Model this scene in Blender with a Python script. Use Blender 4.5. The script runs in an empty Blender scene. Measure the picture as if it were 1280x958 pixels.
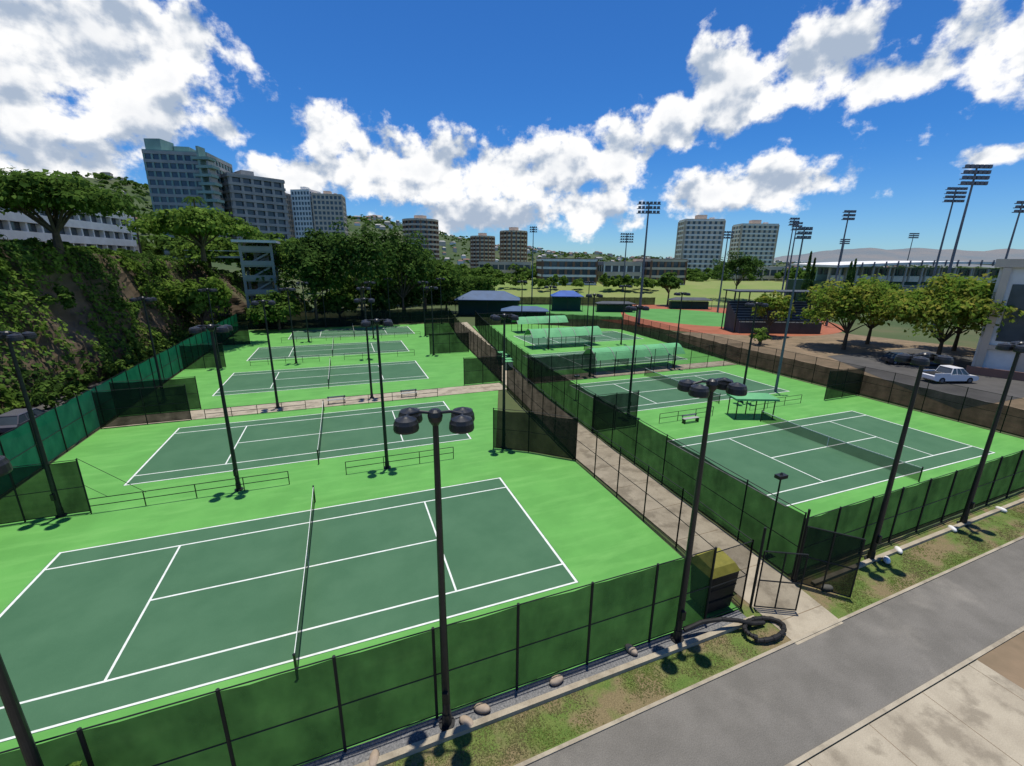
import bpy, math, random
import numpy as np
from mathutils import Vector, Matrix, noise
random.seed(7); rng=np.random.default_rng(7)
C=bpy.context.scene.collection
YAW=0.3679
cs,sn=math.cos(YAW),math.sin(YAW)
def L(r,d,z=0.0):   # site frame (across, along) -> world
    return (r*cs+d*sn, d*cs-r*sn, z)

# ------------------------------------------------------------ materials
def newmat(name):
    m=bpy.data.materials.new(name); m.use_nodes=True; nt=m.node_tree
    b=nt.nodes['Principled BSDF']; return m,nt,b
def ramp_mix(nt,fac,c1,c2):
    mx=nt.nodes.new('ShaderNodeMix'); mx.data_type='RGBA'
    nt.links.new(fac,mx.inputs[0]); mx.inputs[6].default_value=(*c1,1); mx.inputs[7].default_value=(*c2,1)
    return mx.outputs[2]
def noise_fac(nt,scale,detail=5,lo=0.35,hi=0.65,coord='Object',stretch=None,rough=0.6):
    tc=nt.nodes.new('ShaderNodeTexCoord'); n=nt.nodes.new('ShaderNodeTexNoise')
    n.inputs['Scale'].default_value=scale; n.inputs['Detail'].default_value=detail; n.inputs['Roughness'].default_value=rough
    src=tc.outputs[coord]
    if stretch:
        mp=nt.nodes.new('ShaderNodeVectorMath'); mp.operation='MULTIPLY'; mp.inputs[1].default_value=stretch; nt.links.new(src,mp.inputs[0]); src=mp.outputs[0]
    nt.links.new(src,n.inputs['Vector'])
    mr=nt.nodes.new('ShaderNodeMapRange'); mr.inputs[1].default_value=lo; mr.inputs[2].default_value=hi
    nt.links.new(n.outputs['Fac'],mr.inputs[0]); return mr.outputs[0]
def mat(name,c1,c2=None,scale=1.0,rough=0.8,lo=0.35,hi=0.65,bump=0,bscale=None,metal=0,stretch=None,detail=3,spec=0.3):
    m,nt,b=newmat(name); b.inputs['Roughness'].default_value=rough; b.inputs['Metallic'].default_value=metal
    b.inputs['Specular IOR Level'].default_value=spec
    if c2 is None: c2=tuple(v*0.8 for v in c1)
    f=noise_fac(nt,scale,detail,lo,hi,stretch=stretch)
    nt.links.new(ramp_mix(nt,f,c1,c2),b.inputs['Base Color'])
    if bump:
        f2=noise_fac(nt,bscale or scale*6,3,0,1); bp=nt.nodes.new('ShaderNodeBump'); bp.inputs['Strength'].default_value=bump
        bp.inputs['Distance'].default_value=0.05
        nt.links.new(f2,bp.inputs['Height']); nt.links.new(bp.outputs[0],b.inputs['Normal'])
    return m
def mat2(name,c1,c2,s1,c3,s2,f3=0.5,rough=0.9,bump=0.0,lo2=0.5,hi2=0.62,st2=None,speck=0.0):
    m,nt,b=newmat(name); b.inputs['Roughness'].default_value=rough; b.inputs['Specular IOR Level'].default_value=0.25
    f=noise_fac(nt,s1,5,0.38,0.62); a=ramp_mix(nt,f,c1,c2)
    g=noise_fac(nt,s2,7,lo2,hi2,stretch=st2); mu=nt.nodes.new('ShaderNodeMath'); mu.operation='MULTIPLY'; mu.inputs[1].default_value=f3
    nt.links.new(g,mu.inputs[0]); mx=nt.nodes.new('ShaderNodeMix'); mx.data_type='RGBA'
    nt.links.new(mu.outputs[0],mx.inputs[0]); nt.links.new(a,mx.inputs[6]); mx.inputs[7].default_value=(*c3,1)
    res=mx.outputs[2]
    if speck:
        h=noise_fac(nt,28,2,0.3,0.7); mr=nt.nodes.new('ShaderNodeMapRange'); mr.inputs[3].default_value=1-speck; mr.inputs[4].default_value=1+speck; nt.links.new(h,mr.inputs[0])
        vm=nt.nodes.new('ShaderNodeVectorMath'); vm.operation='SCALE'; nt.links.new(res,vm.inputs[0]); nt.links.new(mr.outputs[0],vm.inputs['Scale']); res=vm.outputs[0]
    nt.links.new(res,b.inputs['Base Color'])
    if bump:
        f2=noise_fac(nt,18,3,0,1); bp=nt.nodes.new('ShaderNodeBump'); bp.inputs['Strength'].default_value=bump; bp.inputs['Distance'].default_value=0.04
        nt.links.new(f2,bp.inputs['Height']); nt.links.new(bp.outputs[0],b.inputs['Normal'])
    return m
def screenmat(name,col,alpha,trans=0.35,weave=0.12):
    m=bpy.data.materials.new(name); m.use_nodes=True; nt=m.node_tree; nt.nodes.clear()
    o=nt.nodes.new('ShaderNodeOutputMaterial'); d=nt.nodes.new('ShaderNodeBsdfDiffuse')
    tr=nt.nodes.new('ShaderNodeBsdfTransparent'); m2=nt.nodes.new('ShaderNodeMixShader')
    f=noise_fac(nt,0.9,3,0.3,0.7,stretch=(1,1,0.6)); c=ramp_mix(nt,f,col,tuple(v*0.72 for v in col))
    nt.links.new(c,d.inputs[0]); sh=d.outputs[0]
    if trans>0:
        t=nt.nodes.new('ShaderNodeBsdfTranslucent'); m1=nt.nodes.new('ShaderNodeMixShader')
        nt.links.new(c,t.inputs[0]); m1.inputs[0].default_value=trans
        nt.links.new(d.outputs[0],m1.inputs[1]); nt.links.new(t.outputs[0],m1.inputs[2]); sh=m1.outputs[0]
    mr=nt.nodes.new('ShaderNodeMapRange'); mr.inputs[3].default_value=alpha-weave/2; mr.inputs[4].default_value=min(1,alpha+weave/2)
    nt.links.new(f,mr.inputs[0]); nt.links.new(mr.outputs[0],m2.inputs[0]); nt.links.new(tr.outputs[0],m2.inputs[1]); nt.links.new(sh,m2.inputs[2])
    nt.links.new(m2.outputs[0],o.inputs[0]); return m
def leafmat(name,c1,c2,c3=None,trans=0.35):
    m=bpy.data.materials.new(name); m.use_nodes=True; nt=m.node_tree; nt.nodes.clear()
    o=nt.nodes.new('ShaderNodeOutputMaterial'); d=nt.nodes.new('ShaderNodeBsdfDiffuse'); t=nt.nodes.new('ShaderNodeBsdfTranslucent'); m1=nt.nodes.new('ShaderNodeMixShader')
    g=nt.nodes.new('ShaderNodeNewGeometry'); a=ramp_mix(nt,g.outputs['Random Per Island'],c1,c2)
    f=noise_fac(nt,0.45,2,0.42,0.6); mx=nt.nodes.new('ShaderNodeMix'); mx.data_type='RGBA'; nt.links.new(f,mx.inputs[0]); nt.links.new(a,mx.inputs[6])
    mx.inputs[7].default_value=(*(c3 or tuple(v*0.6 for v in c1)),1)
    nt.links.new(mx.outputs[2],d.inputs[0]); nt.links.new(mx.outputs[2],t.inputs[0]); m1.inputs[0].default_value=trans
    nt.links.new(d.outputs[0],m1.inputs[1]); nt.links.new(t.outputs[0],m1.inputs[2]); nt.links.new(m1.outputs[0],o.inputs[0]); return m

M={}
M['surround']=mat2('court_surround_paint',(0.108,0.325,0.068),(0.09,0.28,0.057),0.35,(0.145,0.375,0.09),0.5,0.65,0.75,0,0.48,0.7,(0.5,2.5,1),speck=.05)
M['play']=mat2('court_play_paint',(0.045,0.122,0.060),(0.055,0.138,0.070),0.4,(0.070,0.158,0.083),0.25,0.55,0.75,0,0.48,0.75,speck=.05)
M['line']=mat('line_paint',(0.72,0.74,0.70),(0.58,0.62,0.56),3,0.6)
M['asphalt']=mat2('path_asphalt',(0.13,0.123,0.107),(0.162,0.153,0.134),0.6,(0.29,0.27,0.23),0.28,0.55,0.9,0.3,0.55,0.75,speck=.2)
M['lot']=mat('lot_asphalt',(0.06,0.058,0.055),(0.085,0.082,0.078),0.3,0.9)
M['conc']=mat2('walk_concrete',(0.31,0.27,0.2),(0.38,0.335,0.25),0.8,(0.17,0.145,0.105),0.9,0.6,0.85,0.1,speck=.1)
M['grass']=mat2('verge_grass',(0.085,0.14,0.028),(0.12,0.155,0.04),1.6,(0.19,0.14,0.08),0.6,0.85,0.95,0.6,0.46,0.58,speck=.3)
M['lawn']=mat('lawn',(0.15,0.22,0.05),(0.20,0.23,0.075),0.06,0.95)
M['ground']=mat2('ground_mix',(0.05,0.08,0.028),(0.08,0.10,0.04),0.02,(0.13,0.11,0.06),0.05,0.5,0.95)
M['dirt']=mat('dirt',(0.22,0.16,0.10),(0.15,0.115,0.07),0.5,0.95,bump=0.4)
M['reddirt']=mat('red_infield_dirt',(0.33,0.11,0.06),(0.26,0.09,0.045),0.2,0.95)
M['turf']=mat('turf',(0.07,0.22,0.05),(0.09,0.26,0.065),0.15,0.95)
M['gravel']=mat('gravel',(0.11,0.115,0.12),(0.24,0.24,0.24),14,0.95,bump=0.9,bscale=25)
M['black']=mat('black_paint',(0.010,0.011,0.012),(0.017,0.018,0.019),4,0.4,spec=.45)
M['post']=mat('fence_post_black',(0.010,0.012,0.011),(0.017,0.018,0.017),4,0.55)
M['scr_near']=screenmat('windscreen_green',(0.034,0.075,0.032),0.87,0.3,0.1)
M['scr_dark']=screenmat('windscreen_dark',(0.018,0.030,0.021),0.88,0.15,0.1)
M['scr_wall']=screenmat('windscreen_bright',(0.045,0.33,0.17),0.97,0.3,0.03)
M['chain']=screenmat('chainlink_mesh',(0.02,0.022,0.022),0.30,0.0,0.05)
M['net']=screenmat('net_mesh',(0.012,0.02,0.016),0.6,0.0,0.05)
M['white']=mat('white_paint',(0.76,0.75,0.72),(0.64,0.63,0.6),0.5,0.6)
M['cream']=mat('cream_wall',(0.62,0.52,0.41),(0.53,0.44,0.35),0.2,0.8)
M['grayc']=mat('grey_concrete_wall',(0.38,0.38,0.36),(0.29,0.29,0.28),0.2,0.8)
M['teal']=mat('teal_wall',(0.26,0.38,0.34),(0.19,0.30,0.27),0.2,0.8)
M['brown']=mat('brown_brick',(0.27,0.15,0.095),(0.2,0.115,0.075),0.4,0.8)
M['glass']=mat('window_glass',(0.035,0.05,0.065),(0.08,0.10,0.12),0.25,0.15,spec=0.6)
M['darkroof']=mat('dark_roof',(0.05,0.06,0.07),(0.07,0.08,0.09),0.5,0.7)
M['blueroof']=mat('blue_roof',(0.06,0.11,0.20),(0.05,0.09,0.16),0.5,0.6)
M['bluetarp']=mat('blue_tarp',(0.02,0.09,0.36),(0.015,0.07,0.28),0.5,0.6)
M['grncan']=mat('green_canopy_fabric',(0.13,0.40,0.17),(0.10,0.33,0.14),0.6,0.6)
M['darkgrn']=mat('dark_green_panel',(0.02,0.06,0.045),(0.03,0.07,0.05),0.5,0.7)
M['bark']=mat('bark',(0.11,0.085,0.06),(0.07,0.055,0.04),2,0.95,bump=0.5)
M['rock']=mat2('cliff_rock',(0.085,0.064,0.043),(0.15,0.108,0.07),0.3,(0.045,0.065,0.02),0.15,0.6,0.95,0.6)
M['hill']=mat2('hillside',(0.045,0.075,0.028),(0.07,0.095,0.04),0.02,(0.10,0.10,0.06),0.006,0.5,0.95)
M['farhill']=mat('distant_hill_haze',(0.13,0.16,0.18),(0.18,0.18,0.18),0.004,0.95)  # aerial haze painted into the ridge's pale blue-grey base colour
M['carw']=mat('car_white',(0.72,0.72,0.72),(0.7,0.7,0.7),1,0.25,spec=0.5)
M['card']=mat('car_dark',(0.02,0.022,0.03),(0.03,0.03,0.035),1,0.25,spec=0.5)
M['carr']=mat('car_grey',(0.10,0.10,0.12),(0.09,0.09,0.11),1,0.25,spec=0.5)
M['rubber']=mat('rubber',(0.012,0.012,0.012),(0.02,0.02,0.02),4,0.7)
M['olive']=mat('olive_lid',(0.26,0.24,0.04),(0.2,0.19,0.03),3,0.6)
M['bag']=mat('sandbag_cloth',(0.40,0.32,0.24),(0.3,0.24,0.18),4,0.9)
M['steel']=mat('galvanised_steel',(0.16,0.17,0.2),(0.12,0.13,0.16),2,0.5,metal=0.3)
M['roofred']=mat('roof_tile',(0.22,0.12,0.09),(0.16,0.1,0.08),.3)
M['leafA']=leafmat('leaf_dark',(0.055,0.115,0.026),(0.095,0.165,0.038))
M['leafB']=leafmat('leaf_mid',(0.08,0.155,0.03),(0.13,0.215,0.042))
M['leafC']=leafmat('leaf_light',(0.12,0.22,0.035),(0.19,0.28,0.055))
M['leafY']=leafmat('leaf_yellow_green',(0.17,0.28,0.04),(0.33,0.30,0.06),(0.12,0.21,0.03),.45)
M['ivy']=leafmat('ivy_leaf',(0.065,0.14,0.03),(0.13,0.215,0.042),(0.038,0.075,0.018))
M['blade']=leafmat('grass_blade',(0.10,0.17,0.035),(0.18,0.20,0.06),(0.16,0.15,0.07))

# ------------------------------------------------------------ mesh builder
class MB:
    def __init__(s): s.v=[];s.f=[];s.m=[];s.mats=[]
    def mi(s,k):
        if k not in s.mats: s.mats.append(k)
        return s.mats.index(k)
    def poly(s,pts,k):
        n=len(s.v); s.v+= [tuple(p) for p in pts]; s.f.append(tuple(range(n,n+len(pts)))); s.m.append(s.mi(k))
    def hexa(s,p,k):
        n=len(s.v); s.v+=[tuple(q) for q in p]; i=s.mi(k)
        for f in ((3,2,1,0),(4,5,6,7),(0,1,5,4),(1,2,6,5),(2,3,7,6),(3,0,4,7)):
            s.f.append(tuple(n+a for a in f)); s.m.append(i)
    def box(s,x0,y0,z0,x1,y1,z1,k): s.hexa([(x0,y0,z0),(x1,y0,z0),(x1,y1,z0),(x0,y1,z0),(x0,y0,z1),(x1,y0,z1),(x1,y1,z1),(x0,y1,z1)],k)
    def obox(s,o,ax,ay,u0,u1,v0,v1,z0,z1,k):
        P=lambda u,v,z:(o[0]+ax[0]*u+ay[0]*v,o[1]+ax[1]*u+ay[1]*v,z)
        s.hexa([P(u0,v0,z0),P(u1,v0,z0),P(u1,v1,z0),P(u0,v1,z0),P(u0,v0,z1),P(u1,v0,z1),P(u1,v1,z1),P(u0,v1,z1)],k)
    def cyl(s,a,b,ra,rb,k,n=8,caps=True):
        a=Vector(a);b=Vector(b);d=(b-a).normalized(); t=Vector((0,0,1)) if abs(d.z)<0.9 else Vector((1,0,0))
        u=d.cross(t).normalized(); w=d.cross(u); N=len(s.v); i=s.mi(k)
        for c,r in ((a,ra),(b,rb)):
            for j in range(n):
                an=2*math.pi*j/n; s.v.append(tuple(c+u*math.cos(an)*r+w*math.sin(an)*r))
        for j in range(n):
            s.f.append((N+j,N+(j+1)%n,N+n+(j+1)%n,N+n+j)); s.m.append(i)
        if caps: s.f.append(tuple(N+j for j in range(n))[::-1]); s.m.append(i); s.f.append(tuple(N+n+j for j in range(n))); s.m.append(i)
    def tube(s,pts,r,k,n=8):
        for a,b in zip(pts[:-1],pts[1:]): s.cyl(a,b,r,r,k,n)
    def lathe(s,c,prof,k,n=16):
        N=len(s.v); i=s.mi(k)
        for r,z in prof:
            for j in range(n):
                an=2*math.pi*j/n; s.v.append((c[0]+r*math.cos(an),c[1]+r*math.sin(an),c[2]+z))
        for q in range(len(prof)-1):
            for j in range(n):
                s.f.append((N+q*n+j,N+q*n+(j+1)%n,N+(q+1)*n+(j+1)%n,N+(q+1)*n+j)); s.m.append(i)
    def obj(s,name,parent=None,smooth=False,coll=None):
        me=bpy.data.meshes.new(name); me.from_pydata(s.v,[],s.f)
        for k in s.mats: me.materials.append(M[k])
        me.polygons.foreach_set('material_index',s.m)
        if smooth: me.polygons.foreach_set('use_smooth',[True]*len(s.f))
        me.update(); o=bpy.data.objects.new(name,me); C.objects.link(o)
        if parent: o.parent=parent
        return o
def empty(name):
    o=bpy.data.objects.new(name,None); C.objects.link(o); return o
def inst(src,name,loc,rotz=0,sc=(1,1,1)):
    o=bpy.data.objects.new(name,src.data); C.objects.link(o); o.location=loc; o.rotation_euler=(0,0,rotz); o.scale=sc; return o
def sheet(name,pts,z,k):
    b=MB(); b.poly([(x,y,z) for x,y in pts],k); return b.obj(name)
def rect(name,x0,y0,x1,y1,z,k): return sheet(name,[(x0,y0),(x1,y0),(x1,y1),(x0,y1)],z,k)

# ------------------------------------------------------------ ground
rect('ground',-4000,-1500,6000,6000,-0.06,'ground')
sheet('parking_lot',[(-36,5),(-21.3,5),(-21.3,108),(-36,108)],-0.03,'lot')
sheet('asphalt_path',[(-40,5.0),(60,6.9),(60,10.15),(-40,7.55)],0.0,'asphalt')
b=MB()
b.hexa([(-40,7.56,-.05),(60,10.16,-.05),(60,10.28,-.05),(-40,7.68,-.05),(-40,7.56,.04),(60,10.16,.04),(60,10.28,.04),(-40,7.68,.04)],'conc')
b.hexa([(-40,4.86,-.05),(60,6.76,-.05),(60,6.89,-.05),(-40,4.99,-.05),(-40,4.86,.03),(60,6.76,.03),(60,6.89,.03),(-40,4.99,.03)],'conc')
b.obj('path_kerb')
sheet('verge_grass',[(-40,7.69),(60,10.29),(60,12.5),(-40,11.0)],-0.01,'grass')
b=MB(); b.poly([(-40,-6,0.0),(21.6,-6,0),(21.6,6.0,0),(-40,4.85,0)],'conc'); b.poly([(21.6,-6,0),(70,-6,0),(70,4.2,0),(21.6,4.2,0)],'conc')
b.obj('concrete_pavement')
sheet('dirt_patch',[(21.6,4.2),(70,4.2),(70,6.9),(21.6,6.02)],-0.004,'dirt')
b=MB()
for x in range(-12,60,3): b.box(x,-6,0.003,x+0.02,(4.85+ (x+40)*0.019 if x<21.6 else 4.2),0.005,'dirt')
for y in (-3,0,3): b.box(-30,y,0.0031,60,y+0.02,0.0052,'dirt')
b.obj('pavement_joints')
sheet('gravel_strip',[(-21,10.25),(15.0,10.55),(15.0,11.15),(-21,10.95)],0.0,'gravel')
b=MB(); b.hexa([(-21,10.02,-.05),(15.2,10.34,-.05),(15.2,10.54,-.05),(-21,10.22,-.05),(-21,10.02,.16),(15.2,10.34,.16),(15.2,10.54,.16),(-21,10.22,.16)],'conc')
b.hexa([(19.6,10.95,-.05),(60,12.1,-.05),(60,12.3,-.05),(19.6,11.15,-.05),(19.6,10.95,.14),(60,12.1,.14),(60,12.3,.14),(19.6,11.15,.14)],'conc')
b.obj('fence_kerb')
n=42000; X=rng.uniform(-6,44,n); f0=(X+40)/100; y0=7.75+f0*2.6; y1=np.where(X<15.3,10.0+ (X+21)*.009,10.9+(X-19.6)*.028)
Y=y0+(y1-y0)*rng.uniform(0,1,n)
keep=np.array([noise.fractal(Vector((a*.6,b_*.6,0)),1,2,3)>-.05+random.uniform(-.3,.3) for a,b_ in zip(X,Y)])&~((X>15.3)&(X<19.4))
X,Y=X[keep],Y[keep]; n=len(X)
P=np.stack([X,Y,np.full(n,.0)],1); ang=rng.uniform(0,6.28,n); nn=np.stack([np.cos(ang),np.sin(ang),rng.uniform(.8,3,n)],1); nn/=np.linalg.norm(nn,axis=1,keepdims=True)
TUFT=(P,nn)
WL=[(15.7,8.9),(15.75,12),(15.8,27),(16.8,36),(18,50),(20.8,83),(24.3,106)]
WR=[(18.6,9.0),(18.9,12),(19.5,28),(20.4,42),(21.8,55),(25.6,83),(28.6,106)]
sheet('concrete_walkway',WL+WR[::-1],0.008,'conc')
rect('concrete_crosswalk',-20.8,46.6,17.4,49.6,0.009,'conc')
rect('concrete_crosswalk',20.9,48.0,55,50.6,0.009,'conc')
b=MB()
for y in range(10,46,3): b.box(15.85+max(0,(y-27))*.11,y,.0095,18.7+max(0,y-12)*.04,y+.03,.0115,'dirt')
b.obj('walkway_joints')

# ------------------------------------------------------------ courts
sheet('court_surround',[(-20.9,11.05),(15.1,11.1),(15.5,26.8),(12.9,29.3),(10.6,31.0),(16.2,46.5),(-20.9,46.5)],0.0,'surround')
sheet('court_surround',[(-20.9,49.7),(17.8,49.7),(20.6,83),(24,106),(-20.9,106)],0.0,'surround')
sheet('court_surround',[(19.2,12),(55,13),(55,47.9),(20.6,47.9)],0.0,'surround')
sheet('court_surround',[(21.6,50.7),(56,50.7),(59,84),(42,99),(28,99)],0.0,'surround')
def court(xc,y0,net=True):
    b=MB(); X=11.885
    b.box(xc-X-0.09,y0-0.07,0.002,xc+X+0.09,y0+11.04,0.0045,'play')
    z0,z1=0.0046,0.0085; w=0.045; k='line'
    def hx(xa,xb,y): b.box(xc+xa,y0+y-w,z0,xc+xb,y0+y+w,z1,k)
    def vy(x,ya,yb,ww=w): b.box(xc+x-ww,y0+ya,z0+.0003,xc+x+ww,y0+yb,z1+.0003,k)
    hx(-X,X,0);hx(-X,X,1.37);hx(-X,X,9.6);hx(-X,X,10.97);hx(-6.4,6.4,5.485)
    vy(-X,-.05,11.02,.06);vy(X,-.05,11.02,.06);vy(-6.4,1.37,9.6);vy(6.4,1.37,9.6)
    b.obj('tennis_court')
    n=MB(); ya,yb=y0-0.91,y0+11.88
    for y in (ya,yb): n.cyl((xc,y,0),(xc,y,1.12),.045,.045,'black',10); n.cyl((xc,y,1.12),(xc,y,1.15),.06,.03,'black',10)
    N=16
    zt=lambda t:1.07-0.155*(1-(2*t-1)**2)
    for i in range(N):
        t0,t1=i/N,(i+1)/N; p=ya+(yb-ya)*t0; q=ya+(yb-ya)*t1
        n.poly([(xc,p,.04),(xc,q,.04),(xc,q,zt(t1)-.05),(xc,p,zt(t0)-.05)],'net')
        n.hexa([(xc-.012,p,zt(t0)-.06),(xc+.012,p,zt(t0)-.06),(xc+.012,q,zt(t1)-.06),(xc-.012,q,zt(t1)-.06),(xc-.012,p,zt(t0)),(xc+.012,p,zt(t0)),(xc+.012,q,zt(t1)),(xc-.012,q,zt(t1))],'line')
    n.box(xc-.02,y0+5.46,.02,xc+.02,y0+5.51,.9,'line')
    n.obj('tennis_net')
court(-2.68,15.08);court(-2.68,33.5);court(-2.4,54.6);court(-2.2,73.2);court(1.6,91.8)
court(36.7,16.5);court(37.2,34.9);court(38.5,53.3);court(44,71.7)

# ------------------------------------------------------------ fences
def fence(name,pts,h,scr,z0=0,sp=3.0,gap=0.08,top=None,r=0.04,topchain=0):
    b=MB()
    for a,c in zip(pts[:-1],pts[1:]):
        dx,dy=c[0]-a[0],c[1]-a[1]; Ln=math.hypot(dx,dy); n=max(1,round(Ln/sp)); ux,uy=dx/Ln,dy/Ln; nx,ny=-uy,ux
        for i in range(n+1):
            x,y=a[0]+dx*i/n,a[1]+dy*i/n; b.cyl((x,y,z0-.05),(x,y,z0+h+.05),r,r,'post',6)
        for z in (h,h*0.5,0.12):
            b.cyl((a[0],a[1],z0+z),(c[0],c[1],z0+z),.022,.022,'post',5)
        o=0.05; m=max(1,n)
        zt=h-gap-topchain
        for i in range(m):
            x0,y0=a[0]+dx*i/m+nx*o,a[1]+dy*i/m+ny*o; x1,y1=a[0]+dx*(i+1)/m+nx*o,a[1]+dy*(i+1)/m+ny*o
            q=4; P=[]
            for j in range(q+1):
                t=j/q; s=math.sin(math.pi*t); w0=random.uniform(-.03,.05)*s
                P.append((x0+(x1-x0)*t+nx*w0,y0+(y1-y0)*t+ny*w0,random.uniform(-.09,.0)*s))
            for j in range(q):
                p,r_=P[j],P[j+1]
                b.poly([(p[0],p[1],z0+.06),(r_[0],r_[1],z0+.06),(r_[0],r_[1],z0+zt+r_[2]),(p[0],p[1],z0+zt+p[2])],scr)
        if topchain: b.poly([(a[0],a[1],z0+zt),(c[0],c[1],z0+zt),(c[0],c[1],z0+h),(a[0],a[1],z0+h)],'chain')
    return b.obj(name)
fence('windscreen_fence',[(-21,10.95),(13.1,11.1)],3.6,'scr_near',sp=2.95,r=.05)
fence('chainlink_fence',[(13.1,11.1),(15.2,11.15)],3.4,'chain',sp=2.1)
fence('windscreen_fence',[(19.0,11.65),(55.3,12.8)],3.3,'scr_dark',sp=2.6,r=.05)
fence('chainlink_fence',[(15.2,11.15),(15.5,15.6),(15.6,26.8)],3.4,'chain')
fence('windscreen_fence',[(15.6,26.8),(12.8,29.4),(10.4,31.0)],3.4,'scr_dark')
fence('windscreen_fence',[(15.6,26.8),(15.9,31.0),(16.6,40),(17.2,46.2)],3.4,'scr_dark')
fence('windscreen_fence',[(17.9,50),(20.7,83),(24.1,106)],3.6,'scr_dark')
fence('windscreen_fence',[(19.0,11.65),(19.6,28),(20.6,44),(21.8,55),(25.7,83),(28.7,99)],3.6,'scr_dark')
fence('windscreen_fence',[(-21,10.95),(-21.1,60),(-21.1,107)],3.6,'scr_wall',sp=3)
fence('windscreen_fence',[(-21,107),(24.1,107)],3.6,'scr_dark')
for x0,x1,y in ((-20.9,-15,30.2),(-20.9,-14.2,46.6),(-20.9,-14.2,49.8),(-20.9,-16,69.5),(-20.9,-16,88),(12.5,19,69.5),(13,17.8,50),(15,21,88),(19.8,24.5,31.4),(20.6,30,47.9),(49.5,55.4,31)):
    fence('windscreen_fence',[(x0,y),(x1,y)],3.4,'scr_dark')
fence('chainlink_fence',[(30,47.9),(55.4,47.9)],3.3,'chain')
fence('windscreen_fence',[(55.4,12.8),(55.4,31),(55.4,47.9),(58,75),(59,84)],3.4,'scr_dark',topchain=.8)
fence('windscreen_fence',[(28.7,99),(42,99),(59,84)],2.9,'scr_dark')
def low_rail(x0,x1,y):
    b=MB(); n=max(1,round((x1-x0)/2.4))
    for i in range(n+1): x=x0+(x1-x0)*i/n; b.cyl((x,y,0),(x,y,.95),.03,.03,'post',6)
    for z in (.95,.5): b.cyl((x0,y,z),(x1,y,z),.025,.025,'post',6)
    return b.obj('low_barrier_rail')
for a,c,y in ((-14.9,-4.4,30),(-.8,6.9,30.2),(-13,-4.4,46.4),(-.8,9,46.4),(-13,-4,69.5),(-.5,10,69.5),(27,33.5,31.2),(38.5,46,31.2),(-11,14,88)): low_rail(a,c,y)
b=MB(); b.cyl((-15,30.2,3.5),(-12.1,29.95,0.9),.015,.015,'post',5); b.cyl((-15,30.2,1.8),(-14,30.1,0.9),.012,.012,'post',5); b.obj('fence_stay_cable')
def gate(o,ang,w=1.5,h=2.6,scr='chain'):
    b=MB(); ax=(math.cos(ang),math.sin(ang)); ay=(-ax[1],ax[0]); P=lambda u,z:(o[0]+ax[0]*u,o[1]+ax[1]*u,z)
    for u in (0,w/2,w): b.cyl(P(u,.08),P(u,h),.035,.035,'post',6)
    for z in (.1,h/2,h): b.cyl(P(0,z),P(w,z),.03,.03,'post',6)
    b.poly([P(0,.1),P(w,.1),P(w,h),P(0,h)],scr); return b.obj('chainlink_gate')
gate((15.75,10.95),math.radians(-28),1.7,2.9)
gate((18.9,11.4),math.radians(-48),2.1,3.1,'scr_dark')
b=MB()
for x,y,h in ((15.65,11.05,4.0),(18.95,11.5,3.9)): b.cyl((x,y,0),(x,y,h),.055,.055,'post',8)
b.obj('gate_post')

# ------------------------------------------------------------ court light poles
def lightpole():
    b=MB(); H=10.75
    b.cyl((0,0,0),(0,0,.06),.26,.26,'black',14)
    b.cyl((0,0,.06),(0,0,.5),.16,.15,'black',12); b.cyl((0,0,.5),(0,0,H-.25),.13,.078,'black',14); b.box(-.09,-.22,1.1,.09,-.12,1.5,'black')
    b.lathe((0,0,H-.35),[(0.09,0),(.17,.12),(.2,.26),(.17,.38),(.1,.44),(0,.45)],'black',18)
    pts=[(-.72,0,H-.06),(-.4,0,H+.02),(0,0,H-.02),(.4,0,H+.02),(.72,0,H-.06)]; b.tube(pts,.045,'black',8)
    for sx in (-1,1):
        b.cyl((sx*.7,-.27,H-.07),(sx*.7,.27,H-.07),.045,.045,'black',8)
        for sy in (-1,1):
            c=(sx*.7,sy*.33,H-.36)
            b.lathe(c,[(0,.03),(.24,.02),(.25,0),(.31,.0),(.325,.05),(.31,.2),(.29,.24),(.27,.30),(.12,.35),(.05,.38),(0,.38)],'black',22)
    return b.obj('court_light_pole',smooth=False)
lp=lightpole(); lp.location=(2.0,10.75,0); lp.rotation_euler=(0,0,-.3)
inst(lp,'court_light_pole',(-7.55,10.75,0),.7)
for i,(x,y) in enumerate([(11.4,10.8),(24.2,11.3),(32.9,11.5),(-16.4,30.3),(-7.4,30.3),(2,30.3),(11.2,30.8),(-18.7,54.7),(-7.1,47.9),(2.1,48.3),(-7.1,69.2),(3,69.2),(-6.5,88),(5,88),(-16.5,69),(13,69),(25.5,34),(40,33.6),(15,88),(-4,106),(10,106),(30,49),(44,49),(33,68),(48,68),(36,88),(22,105),(50,84)]):
    inst(lp,'court_light_pole',(x,y,0),random.uniform(-.4,.1))
def bollard_light(x,y,h):
    b=MB(); b.cyl((x,y,0),(x,y,h),.05,.04,'black',8); b.box(x-.28,y-.16,h,x+.28,y+.16,h+.18,'black'); b.cyl((x,y,h+.18),(x,y,h+.3),.08,.03,'black',8); b.obj('walkway_lamp')
bollard_light(19.7,13.6,4.3); bollard_light(23.1,40.3,2.6)
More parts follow.
